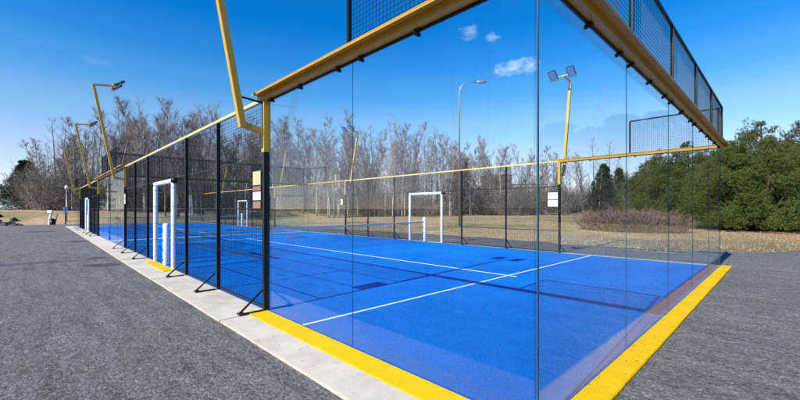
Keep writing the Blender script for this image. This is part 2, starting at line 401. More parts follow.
def mast(loc, rz, label, group):
    t = thing('floodlight_mast', loc, rz, label, 'floodlight', group)
    pole = MB().sq((-.34, 0, 2.57), (-.93, 0, 5.86), .085).mesh('pole', ['yellow'], bevel=.004) if 'pole' not in CACHE else CACHE['pole']
    CACHE['pole'] = pole; link('pole', pole, t)
    link('bracket', cm('bracket', lambda: MB().sq((-.055, 0, 2.55), (-.345, 0, 2.61), .075).mesh('bracket', ['yellow'], bevel=.004)), t)
    link('stay', cm('stay', lambda: MB().sq((-.05, 0, 2.96), (-.42, 0, 2.99), .022).mesh('stay', ['black'])), t)
    def arm():
        m = MB(); m.sq((-.96, 0, 5.87), (-.36, 0, 5.95), .055); m.sq((-.38, -.42, 5.95), (-.38, .42, 5.95), .04); return m.mesh('arm', ['yellow'])
    link('arm', cm('arm', arm), t)
    for s in (-1, 1):
        h = link('floodlight', cm('head', head_mesh), t, (-.22, .30*s, 5.99), (0, rad(-38), 0))
        link('lens', BX('lens', -.145, .145, -.105, .105, -.036, -.031, 'lens', .001), h)
        link('yoke', cm('yoke', lambda: MB().box(-.02, .02, -.15, -.135, -.05, .03).box(-.02, .02, .135, .15, -.05, .03).box(-.20, -.17, -.15, .15, -.05, -.03).mesh('yoke', ['tan'])), h)
    return t
def net(loc, label):
    t = thing('padel_net', loc, 0, label, 'net')
    def nm():
        m = MB(); h = .0016
        for i in range(1, 238): x = .1+i*.0412; m.box(x-h, x+h, -h, h, .02, .84)
        for i in range(1, 20): z = .02+i*.0412; m.box(.1, 9.9, h, h*3, z-h, z+h)
        return m.mesh('net_mesh', ['net'])
    link('net_mesh', cm('netmesh', nm), t)
    def tp():
        m = MB(); N = 40
        for i in range(N):
            for j in range(2): pass
        vs = []
        for i in range(N+1):
            x = .08+9.84*i/N; sag = .04*(1-((x-5)/5)**2)
            for (yy, zz) in ((-.008, .84), (.008, .84), (.008, .90), (-.008, .90)): vs.append((x, yy, zz-sag))
        for i in range(N):
            for j in range(4):
                a = i*4+j; b = i*4+(j+1) % 4; m.f.append((a, b, b+4, a+4)); m.mi.append(0)
        m.v = vs; m.f += [(3, 2, 1, 0), (N*4, N*4+1, N*4+2, N*4+3)]; m.mi += [0, 0]
        return m.mesh('net_tape', ['tape'])
    link('net_tape', cm('nettape', tp), t)
    for x in (.03, 9.97):
        def ps():
            m = MB(); m.tube([(0, 0, .0), (0, 0, .02), (0, 0, 1.04), (0, 0, 1.08)], [.066, .078, .078, .062], 18); return m.mesh('padded_net_post', ['white'], True)
        p = link('padded_net_post', cm('netpost', ps), t, (x, 0, 0))
        for z in (.12, .37, .62, .87):
            for q in (.072, -.081): link('lace', BX('lace', 0, .009, -.025, .025, 0, .05, 'black', .001), p, (q, 0, z))
    return t

def court(Y0, nm, near):
    turf = MB()
    turf.box(.0, 10, Y0+.0, Y0+20, -.06, 0); struct('court_turf', turf.mesh('court_turf', ['turf']))
    L = MB(); h = .025
    def strip(x0, x1, y0, y1): L.box(x0, x1, Y0+y0, Y0+y1, .0005, .004)
    strip(.02, 9.98, 3.05-h, 3.05+h); strip(.02, 9.98, 16.95-h, 16.95+h)
    strip(5-h, 5+h, 2.85, 3.05-h-.001); strip(5-h, 5+h, 3.05+h+.001, 16.95-h-.001); strip(5-h, 5+h, 16.95+h+.001, 17.15)
    struct('court_lines', L.mesh('court_lines', ['line']))
    g1 = 'glass corner walls of the padel courts'
    glass_wall((0, Y0, 0), 0, 1, 2, {0}, 'two tall clear side panes nearest the camera under a yellow beam, left of the vertical corner edge' if near else 'side panes of the far court just past the first court, at left', g1, .168)
    glass_wall((0, Y0+20, 0), 0, -1, 2, {0}, 'side panes with pale sky reflection at the far left end of the nearest court' if near else 'side panes at the farthest left end of the second court', g1, .168)
    glass_wall((10, Y0+20, 0), math.pi, 1, 2, {0}, 'far-side panes of the near court at its far end, behind the net' if near else 'far-side panes at the farthest end of the second court', g1, .168)
    glass_wall((10, Y0, 0), math.pi, -1, 2, {0}, 'far-side corner panes at right in front of the green pines' if near else 'far-side panes where the second court begins, behind the net', g1, .168)
    g2 = 'glass end walls of the padel courts'
    glass_wall((10, Y0, 0), math.pi/2, 1, 5, {0,1,2,3,4}, 'long glass end wall at right with brown-yellow beam and dark wire mesh above' if near else 'glass end wall of the second court standing back to back with the first', g2, 0)
    glass_wall((0, Y0+20, 0), -math.pi/2, 1, 5, {0,1,2,3,4}, 'glass end wall closing the near court beyond the net' if near else 'glass end wall closing the farthest court at left', g2, 0)
    g3 = 'black wire side fences'
    fence((0, Y0, 0), 0, 'near black wire fence with triangular foot braces on the pale concrete strip' if near else 'black wire fence of the second court far off at left', g3)
    fence((10, Y0+20, 0), math.pi, 'black wire fence across the blue court in front of the dry field' if near else 'far-side wire fence of the second court seen beyond the net', g3)
    g4 = 'white padded opening frames'
    opening_frame((0, Y0, 0), 0, 'white padded doorway frame in the near side fence, at left' if near else 'distant white padded frame at far left in the second court fence', g4)
    opening_frame((10, Y0+20, 0), math.pi, 'white padded frame across the court in front of the field, beside the net end' if near else 'small white padded frame seen across the second court', g4)
    net((0, Y0+10, 0), 'low black net with white tape across the nearer court' if near else 'low black net with white tape across the farther court')
    g5 = 'yellow leaning floodlight masts'
    mast((0, Y0+4.04, 0), 0, 'nearest yellow leaning mast on the fence post, top out of the picture' if near else 'second leaning floodlight mast from the left in the row along the near fence', g5)
    mast((0, Y0+15.96, 0), 0, 'tallest-looking leaning floodlight mast at left above the glass panes' if near else 'farthest and smallest leaning floodlight mast at far left', g5)
    mast((10, Y0+16.04, 0), math.pi, 'pale yellow mast with twin floodlights right of it in the near glass seam' if False else ('floodlight mast across the court, left of the white padded frame' if near else 'faint floodlight mast across the court, farthest to the left'), g5)
    mast((10, Y0+4.04 if False else Y0+20-15.96, 0), math.pi, 'floodlight mast with twin square lamps right of the glass corner edge' if near else 'faint floodlight mast across the second court near its nearer end', g5)
    if near:
        g6 = 'notice boards on the fence posts'
        notice((0, 4.05, 0), 0, 'notices in cream, red-brown and white beside the nearest tall fence post', g6, [('papery', .2), ('paperr', .06), ('paper', .12), ('paperr', .1)])
        notice((0, 15.55, 0), 0, 'small cream notice sheets on the far end post of the near fence', g6, [('papery', .18), ('paper', .16)])
        notice((10, 4.45, 0), math.pi, 'two white notice sheets, one above the other, below the twin-lamp mast', g6, [('paper', .23), ('paper', .22)], 1, .34)
        notice((10, 16.4, 0), math.pi, 'single small white notice sheet on the post behind the net', g6, [('paper', .3)], 1, .2)
BX('botrail', -.015, .015, 4.08, 8.95, .025, .055, 'black')
court(0, 'near', True)
court(20.6, 'far', False)
for o in [o for o in bpy.data.objects if o.name.startswith('notice_board') and abs(o.location.x-10) < .1]:
    for c in o.children: c.location.x *= 1

# ------------------------------------------------------------------ kerbs
def kslab(name, x0, x1, y0, y1, z0, z1, mat, bev=.006):
    import bmesh
    bm = bmesh.new(); bmesh.ops.create_cube(bm, size=1)
    for v in bm.verts: v.co = Vector(((x0+x1)/2+v.co.x*(x1-x0), (y0+y1)/2+v.co.y*(y1-y0), (z0+z1)/2+v.co.z*(z1-z0)))
    bmesh.ops.bevel(bm, geom=list(bm.edges), offset=bev, segments=2, affect='EDGES', clamp_overlap=True)
    ax = 0 if (x1-x0) > (y1-y0) else 1; lo, hi = ((x0, x1), (y0, y1))[ax]; n = max(2, int((hi-lo)/.06)); N = Vector((1, 0, 0)) if ax == 0 else Vector((0, 1, 0))
    for k in range(1, n):
        p = Vector((0, 0, 0)); p[ax] = lo+(hi-lo)*k/n
        bmesh.ops.bisect_plane(bm, geom=bm.verts[:]+bm.edges[:]+bm.faces[:], plane_co=p, plane_no=N)
    for v in bm.verts:
        if v.co.z > z1-.03:
            outer = (v.co.x < x0+.02) if ax == 1 and x1 <= .01 else (v.co.y < y0+.02) if ax == 0 and y1 <= .01 else False
            if outer:
                d = noise.noise(Vector((v.co.x*2.2, v.co.y*2.2, 5)))*.006+noise.noise(Vector((v.co.x*14, v.co.y*14, 9)))*.005
                if ax == 1: v.co.x += d
                else: v.co.y += d
                v.co.z -= max(0, noise.noise(Vector((v.co.x*9, v.co.y*9, 2))))*.006
    me = bpy.data.meshes.new(name); bm.to_mesh(me); bm.free(); me.materials.append(M[mat]); struct(name, me)
kslab('yellow_kerb', -.265, -.002, -.235, 4.0, -.2, .008, 'kerb')
kslab('yellow_kerb', -.001, 10.24, -.218, -.002, -.2, .008, 'kerb')
kslab('yellow_threshold', -.26, -.002, 8.9, 11.1, -.2, .010, 'kerb')
y = -.235
kslab('concrete_kerb', -.655, -.267, -.235, 3.985, -.2, .0, 'concrete')
for a, b in ((4.012, 8.0), (8.01, 12.0), (12.01, 16.0), (16.01, 20.0), (20.01, 24.0), (24.01, 28), (28.01, 32), (32.01, 36), (36.01, 41)):
    kslab('concrete_kerb', -.66-R.uniform(-.008, .012), -.001, a, b, -.2, -.002+R.uniform(-.003, .003), 'concrete')
kslab('concrete_kerb', -.001, 10.001, 20.001, 20.599, -.2, -.003, 'concrete')
kslab('concrete_kerb', 10.001, 10.24, .001, 41, -.2, -.001, 'concrete')
kslab('concrete_kerb', -.001, 10.001, 40.601, 41, -.2, -.003, 'concrete')

# ------------------------------------------------------------------ loose stones, leaves
def stones():
    m = MB()
    for i in range(9000):
        Z = 1.5+R.random()**1.7*9; X = R.uniform(-1.15, 1.15)*Z*1.0
        p = W(Z, 400+X/Z*373)
        if not poly_in(p.x, p.y) or (-.68 < p.x < 10.3 and p.y > -.27) : continue
        r = R.uniform(.0018, .0055) if R.random() < .97 else R.uniform(.006, .011); n = len(m.v); a = R.uniform(0, 6.28)
        for k in range(4): m.v.append((p.x+math.cos(a+k*1.57)*r*R.uniform(.7, 1.3), p.y+math.sin(a+k*1.57)*r*R.uniform(.7, 1.3), GA+r*.25))
        m.v.append((p.x, p.y, GA+r*.9)); m.v.append((p.x, p.y, GA-.002))
        for k in range(4): m.f.append((n+k, n+(k+1) % 4, n+4)); m.mi.append(0)
    return m.mesh('loose_gravel', ['stone'])
struct('loose_gravel', stones(), kind='stuff')
def leaves():
    m = MB()
    def leaf(x, y, z, s):
        n = len(m.v); a = R.uniform(0, 6.28); t = R.uniform(.1, .5); c, d = math.cos(a), math.sin(a)
        for (u, v, w) in ((-1, 0, 0), (0, -.55, .3), (1, 0, .1), (0, .55, .35)):
            m.v.append((x+(u*c-v*d)*s, y+(u*d+v*c)*s, z+.003+w*s*t)); 
        m.f += [(n, n+1, n+2), (n, n+2, n+3)]; m.mi += [0, 0]
    for i in range(26000):                        # leaf litter on the verge by the pines
        Z = R.uniform(11.5, 25); p = W(Z, R.uniform(640, 870))
        if poly_in(p.x, p.y) and R.random() > .02: continue
        leaf(p.x, p.y, max(hgt(p.x, p.y), GA) + R.uniform(0, .04), R.uniform(.015, .04))
    for i in range(60): leaf(R.uniform(-.64, -.3), R.uniform(.2, 9), .0, R.uniform(.006, .014))
    for i in range(50): leaf(R.uniform(.5, 9.5), R.uniform(-.22, -.02), .009, R.uniform(.006, .013))
    for i in range(420):
        leaf(R.uniform(-.3, 10.2), -.25-abs(R.gauss(0, .05)), GA, R.uniform(.003, .012))
    for i in range(420):
        leaf(-.675-abs(R.gauss(0, .05)), R.uniform(-.2, 14), GA, R.uniform(.003, .012))
    for i in range(90):
        leaf(R.uniform(.2, 9.8), -.012-abs(R.gauss(0, .012)), .0085, R.uniform(.004, .012))
    for i in range(250):
        p = W(R.uniform(2.5, 14), R.uniform(-50, 850))
        if poly_in(p.x, p.y) and not (-.68 < p.x < 10.3 and p.y > -.27): leaf(p.x, p.y, GA, R.uniform(.01, .028))
    return m.mesh('dry_leaf_litter', ['leaf'])
struct('dry_leaf_litter', leaves(), kind='stuff')
def straw():
    m = MB()
    for i in range(30000):
        Z = 13+R.random()**1.3*50; p = W(Z, R.uniform(-20, 900))
        if poly_in(p.x, p.y) or (-1 < p.x < 11 and -1 < p.y < 42): continue
        z = hgt(p.x, p.y)
        for k in range(2):
            a = R.uniform(0, 6.28); l = R.uniform(.04, .15); w = R.uniform(.006, .016); n = len(m.v); x = p.x+R.uniform(-.1, .1); y = p.y+R.uniform(-.1, .1)
            m.v += [(x-w*math.sin(a), y+w*math.cos(a), z-.01), (x+w*math.sin(a), y-w*math.cos(a), z-.01), (x+math.cos(a)*l, y+math.sin(a)*l, z+l*R.uniform(.2, .9))]
            m.f.append((n, n+1, n+2)); m.mi.append(0)
    return m.mesh('dry_grass', ['straw'])
struct('dry_grass', straw(), kind='stuff')

# ------------------------------------------------------------------ trees
def rv(a=1): return Vector((R.uniform(-a, a), R.uniform(-a, a), R.uniform(-a, a)))
def birch(H, dens=1.0, lean=.3, tw=.006, mat='twig', multi=1):
    tr = MB(); cr = MB()
    for s in range(multi):
        off = Vector((R.uniform(-.3, .3), R.uniform(-.3, .3), 0)) if multi > 1 else Vector((0, 0, 0))
        dx, dy = R.uniform(-lean, lean)*(1+.8*(multi > 1)), R.uniform(-lean, lean)*(1+.8*(multi > 1)); Hs = H*R.uniform(.8, 1) if s else H
        pts = []; rs = []; N = 14; r0 = H*.0078*(1 if multi == 1 else .8)
        for i in range(N+1):
            t = i/N; pts.append(off+Vector((dx*t*t*3+math.sin(t*4+s)*.04, dy*t*t*3+math.cos(t*4)*.04-.04, t*Hs-.2))); rs.append(r0*(1-t)**.8+.012)
        tr.tube(pts, rs, 7)
        nb = int(26*dens)
        for b in range(nb):
            t = .20+.78*(b+R.random())/nb; k = min(N-1, int(t*N)); p = pts[k].lerp(pts[k+1], t*N-k)
            a = b*2.4+R.uniform(-.6, .6); L = H*(.27*(1-t)**.8*min(1, t*2.6)+.03)*R.uniform(.55, 1.2); up = R.uniform(.8, 2.0)
            d = Vector((math.cos(a), math.sin(a), up)).normalized()
            q = [p]; dd = d.copy()
            for j in range(4):
                dd = (dd+rv(.10)+Vector((0, 0, .07))).normalized(); q.append(q[-1]+dd*L/4)
            rb = .005+L*.0045
            cr.tube(q, [rb, rb*.8, rb*.6, rb*.45, rb*.3], 3, cap=False)
            for c in range(10):
                u = R.uniform(.12, 1); k2 = min(3, int(u*4)); o = q[k2].lerp(q[k2+1], u*4-k2)
                d2 = (dd+rv(.55)+Vector((0, 0, .15))).normalized(); l2 = L*R.uniform(.2, .42)
                e1 = o+d2*l2*.5; d3 = (d2+rv(.22)).normalized(); e2 = e1+d3*l2*.5
                cr.tube([o, e1, e2], [tw*1.1, tw*.85, tw*.5], 3, cap=False)
                for g in range(4):
                    o2 = o.lerp(e1, R.random()) if g < 2 else e1.lerp(e2, R.random())
                    d4 = (d3+rv(.6)+Vector((0, 0, -.05))).normalized(); l3 = R.uniform(.25, .7)
                    cr.tube([o2, o2+d4*l3], [tw*.6, tw*.35], 3, cap=False)
    return tr.mesh('birch_trunk', ['birch'], True), cr.mesh('birch_crown', [mat])
BIR = [birch(R.uniform(13, 16), 1.0, .25) for _ in range(4)] + [birch(14, 1.2, .5, .012, 'twig2', 2) for _ in range(2)] + [birch(11, 1.1, .5, .011, 'twig', 3)]
BH = [15]*4+[14]*2+[11]
def put_birch(p, h, label, group, kind=None):
    k = R.randrange(len(BIR)) if kind is None else kind
    s = h/BH[k]
    t = thing('birch_tree', (p.x, p.y, p.z), R.uniform(0, 6.28), label, 'tree', group)
    t.scale = (s*R.uniform(.9, 1.15), s*R.uniform(.9, 1.15), s)
    link('trunk', BIR[k][0], t); link('crown', BIR[k][1], t)
def top_y(px):                                      # height profile of the wood along the view
    P = [(30, 150), (55, 118), (75, 128), (100, 112), (135, 102), (160, 108), (200, 108), (235, 118), (262, 112), (300, 125), (318, 114), (350, 122), (390, 116), (430, 132), (500, 134), (545, 138), (575, 142), (600, 140), (650, 158), (700, 160), (790, 165)]
    for (a, b), (c, d) in zip(P, P[1:]):
        if a <= px <= c: return b+(d-b)*(px-a)/(c-a)
    return 150
BELT = []
def wood(x0, x1, n, Z0, Z1, label, group, dt=0, kind=None, tf=1):
    for i in range(n):
        px = x0+(x1-x0)*(i+R.random())/n; Z = R.uniform(Z0, Z1)
        p = W(Z, px); p.z = hgt(p.x, p.y)
        y = top_y(px)+R.triangular(-5, 38, 3)+dt
        h = (209-y)/373*Z+CAMZ-p.z+.4
        if h > 3: put_birch(p, h, label, group, kind)
wood(38, 205, 52, 44, 62, 'bare birch in the bluish wood past the far end of the courts, at left', 'birches past the far end of the courts')
wood(200, 465, 78, 55, 78, 'bare birch in the wood behind the dry field, seen through the left glass', 'birches behind the field seen through the left glass')
wood(455, 625, 34, 60, 84, 'bare slender birch in the sparse wood behind the field near the glass corner', 'birches behind the field near the glass corner', 6)
wood(615, 720, 12, 60, 80, 'bare birch just showing above the brush, left of the green pines', 'birches left of the pines', 12)
wood(120, 640, 90, 82, 115, 'thin bare tree in the back row of the wood', 'trees in the back row of the wood', 22)
for (x, y, h) in ((-19, 12.5, 13), (-24, 19, 14), (-30, 9, 12)):
    put_birch(Vector((x, y, -.06)), h, 'bare birch across the asphalt, seen only as a faint reflection in the side glass', 'birches reflected in the glass', 2)

for i in range(120):  # added trees out of view, blocking bright low sky from the glass reflections
    a = rad(150)+rad(232)*(i+R.random())/120; rr = R.uniform(34, 52)
    p = Vector((2+math.cos(a)*rr*1.1, 4+math.sin(a)*rr*1.1, 0))
    if p.y > 30 or (p.x > 14 and p.y > -26): continue
    p.z = max(GA, hgt(p.x, p.y))-.02
    if i % 3 == 0: BELT.append(p)
    else: put_birch(p, R.uniform(10, 15), 'added bare tree behind the camera, screening low sky from the glass reflections', 'added tree screen behind the camera')
for i in range(34):  # further added arc, keeps the low-sky veil off the right glass
    a = rad(-46)+rad(43)*(i+R.random())/34; rr = R.uniform(36, 50); p = Vector((math.cos(a)*rr, math.sin(a)*rr-2.5, 0))
    if p.y > -5: p.y = -5
    p.z = max(GA, hgt(p.x, p.y))-.02
    if i % 3 == 0: BELT.append(p)
    else: put_birch(p, R.uniform(8, 13), 'added bare tree behind the camera, screening low sky from the glass reflections', 'added tree screen behind the camera')
def bush(Hh, Wd, n, mat='twig2', tw=.012):
    m = MB()
    for i in range(n):
        a = R.uniform(0, 6.28); r = R.random()**.5*Wd*.35; p = Vector((math.cos(a)*r, math.sin(a)*r, -.1))
        d = Vector((math.cos(a)*R.uniform(.1, .9), math.sin(a)*R.uniform(.1, .9), 1)).normalized(); L = Hh*R.uniform(.6, 1.05)
        q = [p]
        for j in range(3): d = (d+rv(.2)).normalized(); q.append(q[-1]+d*L/3)
        m.tube(q, [tw*1.6, tw*1.3, tw, tw*.5], 3, cap=False)
        for c in range(8):
            u = R.uniform(.2, 1); k = min(2, int(u*3)); o = q[k].lerp(q[k+1], u*3-k)
            d2 = (d+rv(1.0)).normalized(); l = L*R.uniform(.15, .35); e = o+d2*l
            m.tube([o, e], [tw*.8, tw*.4], 3, cap=False)
            m.tube([o.lerp(e, .5), o.lerp(e, .5)+(d2+rv(.8)).normalized()*l*.6], [tw*.6, tw*.3], 3, cap=False)
    return m.mesh('bare_shrub', [mat])
BU = [bush(3.2, 3.2, 60) for _ in range(3)]
for i in range(270):                                 # undergrowth at the foot of the wood
    px = 40+(660)*(i+R.random())/270; Z = R.uniform(58, 95) if px > 210 else R.uniform(47, 60)
    p = W(Z, px); p.z = hgt(p.x, p.y)
    o = link('bare_shrub', BU[i % 3], None, p, (0, 0, R.uniform(0, 6.28)), (R.uniform(.9, 1.7), R.uniform(.9, 1.7), R.uniform(.7, 2.0)))
    tag(o, 'bare brown shrub in the undergrowth at the foot of the wood', 'shrub', 'undergrowth shrubs along the wood')
BR = [bush(1.6, 3.4, 220, 'brush', .014) for _ in range(3)]
for i in range(10):
    px = 604+i*7.0+R.uniform(-3, 3); Z = R.uniform(23, 30); p = W(Z, px); p.z = hgt(p.x, p.y)
    o = link('brush_shrub', BR[i % 3], None, p, (0, 0, R.uniform(0, 6.28)), (.95, .95, R.uniform(.6, 1.0)))
    tag(o, 'low reddish-brown leafless brush seen through the glass left of the pines', 'shrub', 'reddish brush beside the pines')

def pine(H, Wd, lobes, tufts, mat='needle', tl=.2, cone=False):
    cr = MB(); tr = MB()
    tr.tube([(0, 0, -.2), (.05, 0, H*.4), (0, .05, H*.92)], [H*.028, H*.018, .02], 8)
    L = []
    for i in range(lobes):
        if cone:
            t = (i+.5)/lobes; a = i*2.4; r = Wd*.5*(1-t)**.8*R.uniform(.35, .8); c = Vector((math.cos(a)*r, math.sin(a)*r, H*(.12+.8*t))); sx = Wd*.22*(1-t*.65); L.append((c, sx, sx*.8))
        else:
            a = i*2.4+R.uniform(-.3, .3); rr = (i/lobes)**.6*Wd*.40
            hh = H*(1-.50*(rr/(Wd*.42))**1.6)*R.uniform(.86, 1.0)
            c = Vector((math.cos(a)*rr, math.sin(a)*rr, hh*.5)); sx = Wd*R.uniform(.12, .18); L.append((c, sx, hh*R.uniform(.5, .58)))
        c = L[-1][0]
        zb = max(.2, c.z*.4); tr.tube([(0, 0, zb), (c.x*.5, c.y*.5, zb+.3*(c.z-zb)), (c.x, c.y, c.z+.3*L[-1][2])], [H*.012, H*.009, .015], 5)
    per = tufts//lobes
    for (c, sx, sz) in L:
        # branch whorls break each lobe into sub-clumps
        subs = []
        for k in range(34):
            v = rv(1).normalized(); 
            kk = .8 if cone else (1.05-.6*max(0, v.z)**1.5)
            subs.append((c+Vector((v.x*sx*kk, v.y*sx*kk, v.z*sz*.92)), sx*R.uniform(.3, .5)*(1 if cone else 1-.4*max(0, v.z))))
        for k in range(per):
            s, sr = subs[k % 34]; v = rv(1).normalized(); p = s+v*sr*R.uniform(.45, 1.05)
            if p.z < .12: p.z = R.uniform(.1, .5)
            out = Vector((p.x-c.x, p.y-c.y, 0)); out = out.normalized() if out.length > .01 else Vector((1, 0, 0))
            ax = (out*.4+Vector((0, 0, 1.0))+v*.35+rv(.2)).normalized()
            u = ax.cross(rv(1)).normalized(); w = ax.cross(u); l = tl*R.uniform(.7, 1.25)
            for q in range(7):
                a = q*.8976+R.uniform(-.2, .2); d = (u*math.cos(a)+w*math.sin(a)); tip = p+ax*l+d*l*.55; sd = ax.cross(d)*l*.055; n = len(cr.v); mid = p+ax*l*.45+d*l*.22
                cr.v += [tuple(p), tuple(mid+sd), tuple(tip), tuple(mid-sd)]; cr.f.append((n, n+1, n+2, n+3)); cr.mi.append(0)
    return tr.mesh('pine_trunk', ['bark'], True), cr.mesh('pine_crown', [mat])
PI = [pine(7, 6.5, 30, 36000, tl=.135) for _ in range(3)]
PG = 'bushy green pines at right'
for (px, Z, h, w, k, lab) in (
    (762, 23, 7.2, 1.05, 0, 'tallest bushy green pine at right, standing just past the yellow beam end'),
    (728, 25.5, 6.6, .9, 1, 'bushy green pine partly behind the end of the right glass wall'),
    (800, 25, 7.5, 1.0, 2, 'bushy green pine cut by the right edge of the picture'),
    (688, 29, 6.9, 1.05, 2, 'green pine seen through both glass walls above the brush'),
    (660, 34, 6.9, 1.0, 0, 'small green pine at the left end of the pine group, seen through glass'),
    (845, 24, 6.6, 1.0, 0, 'bushy green pine just outside the right edge'),
    (785, 31, 7.4, 1.0, 1, 'green pine in the second row behind the tallest one'),
    (712, 33, 6.4, .9, 2, 'green pine in the second row behind the wall end')):
    p = W(Z, px); p.z = hgt(p.x, p.y)
    t = thing('pine_tree', p, R.uniform(0, 6.28), lab, 'tree', PG); s = h/7
    t.scale = (w*s, w*s, s); link('trunk', PI[k][0], t); link('crown', PI[k][1], t)
PC = pine(9, 7, 24, 7000, 'needle2', .3, True)
for (px, Z, h, w, lab) in ((26, 62, 8.6, 1.25, 'dark spreading pine standing alone at the far left'), (604, 62, 8.6, .8, 'slim dark green pine in the wood left of the brush'), (619, 70, 8.6, .75, 'second slim dark pine beside the birches, seen through glass')):
    p = W(Z, px); p.z = hgt(p.x, p.y); t = thing('dark_pine_tree', p, R.uniform(0, 6), lab, 'tree', 'dark pines further off'); s = h/9
    t.scale = (w*s, w*s, s); link('trunk', PC[0], t); link('crown', PC[1], t)

for p in BELT:  # added pines and shrubs thicken the unseen screen against reflected sky
    t = thing('dark_pine_tree', p, R.uniform(0, 6), 'added dark pine behind the camera, screening low sky from the glass reflections', 'tree', 'added pine screen behind the camera'); k = R.uniform(.9, 1.3)
    t.scale = (k*1.5, k*1.5, k); link('trunk', PC[0], t); link('crown', PC[1], t)
    for q in range(2):
        g = link('bare_shrub', BU[q], None, p+Vector((R.uniform(-4, 4), R.uniform(-4, 4), 0)), (0, 0, R.uniform(0, 6)), 1.3); tag(g, 'added bare shrub behind the camera, screening low sky from the glass reflections', 'shrub', 'added shrub screen behind the camera')
# ------------------------------------------------------------------ street lamps, far things
def street_lamp(p, H, armdir, label):
    t = thing('street_lamp', p, 0, label, 'street lamp')
    a = Vector(armdir).normalized(); pts = [Vector((0, 0, -.1)), Vector((0, 0, H-.8))]
    for k in range(1, 7): q = k/6*math.pi/2; pts.append(Vector((0, 0, H-.8))+a*(1-math.cos(q))*.8+Vector((0, 0, math.sin(q)*.8)))
    pts.append(pts[-1]+a*.7)
    link('pole', MB().tube(pts, [.09, .05]+[.035]*7, 8).mesh('pole', ['steel'], True), t)
    e = pts[-1]; m = MB(); m.tube([e-a*.1, e+a*.1, e+a*.5, e+a*.75], [.05, .13, .12, .04], 8); link('lamp_head', m.mesh('lamp_head', ['steel'], True), t)
p = W(31, 459.5); p.z = hgt(p.x, p.y)
street_lamp(p, 12.1-p.z-.1, RT, 'tall thin street lamp with curved arm beyond the court')
def globe_lamp(p, H, label, sign=False):
    t = thing('park_lamp', p, 0, label, 'lamp', 'globe lamps on the bank')
    link('pole', MB().tube([(0, 0, -.2), (0, 0, .9), (0, 0, .95), (0, 0, H-.2)], [.07, .07, .04, .035], 8).mesh('pole', ['steel'], True), t)
    m = MB(); N = 8
    m.tube([(0, 0, H-.2+.4*(1-math.cos(math.pi*i/N))/2) for i in range(N+1)], [max(.01, .15*math.sin(math.pi*i/N)) for i in range(N+1)], 12)
    link('globe', m.mesh('globe', ['globe'], True), t)
p = W(37, 66.5); p.z = hgt(p.x, p.y); globe_lamp(p, 3.3-p.z+.3, 'white globe lamp on a slim pole behind the blue sign')
p = W(58, 27); p.z = hgt(p.x, p.y); globe_lamp(p, 2.0, 'small distant globe lamp in front of the lone dark pine')
p = W(35.5, 65.5); p.z = hgt(p.x, p.y)
t = thing('blue_sign', p, 0, 'small dark blue sign board on a post under the globe lamp', 'sign')
link('post', MB().tube([(0, 0, -.1), (0, 0, 1.9)], .045, 8).mesh('sign_post', ['black']), t)
b = MB(); b.box(-.24, .24, -.02, .02, 1.35, 1.75); link('board', b.mesh('board', ['blue_sign'], bevel=.01), t, (0, 0, 0), (0, 0, -TH))
p = W(35, 49); p.z = hgt(p.x, p.y)
t = thing('white_marker_post', p, 0, 'white marker post with a white plate at the asphalt edge, far left', 'post')
link('post', MB().tube([(0, 0, -.1), (.1, 0, .9), (.22, 0, 1.4)], [.1, .09, .09], 8).mesh('marker_post', ['paper']), t)
link('plate', MB().box(-.18, .25, -.03, .03, 1.05, 1.3).mesh('plate', ['paper'], bevel=.01), t, (0, -.08, .1), (0, 0, -TH))
p = W(34.8, 52.2); p.z = hgt(p.x, p.y)
t = thing('litter_bin', p, -TH, 'small black bin beside the white marker post', 'bin')
link('body', MB().tube([(0, 0, 0), (0, 0, .1), (0, 0, .55)], [.16, .17, .21], 12).mesh('bin_body', ['black'], True), t)
link('lid', MB().tube([(0, 0, .55), (0, 0, .6), (0, 0, .66)], [.23, .22, .08], 12).mesh('bin_lid', ['black'], True), t)
p = W(35, 55.5); p.z = hgt(p.x, p.y)
tag(link('wooden_stake', MB().sq((-.12, 0, -.1), (.12, .05, 1.1), .09).mesh('stake', ['wood']), None, p, (0, 0, -TH)), 'leaning wooden stake right of the black bin', 'stake')
def rock(s):
    import bmesh
    bm = bmesh.new(); bmesh.ops.create_icosphere(bm, subdivisions=3, radius=1)
    o = rv(20)
    for v in bm.verts:
        n = v.co.normalized(); v.co = n*(1+.35*noise.noise(n*1.6+o)+.12*noise.noise(n*4+o)); v.co.z *= .6
    me = bpy.data.meshes.new('rock'); bm.to_mesh(me); bm.free(); me.materials.append(M['rock']); return me
RK = [rock(1) for _ in range(3)]
for i in range(14):
    px = R.uniform(-12, 17); Z = R.uniform(33, 36); p = W(Z, px, hgt(*W(Z, px).xy)+.05)
    tag(link('boulder', RK[i % 3], None, p, (0, 0, R.uniform(0, 6)), (R.uniform(.2, .55), R.uniform(.2, .55), R.uniform(.2, .5))), 'dark boulder in the heap at the left edge of the asphalt', 'rock', 'dark boulders heaped at the left edge')

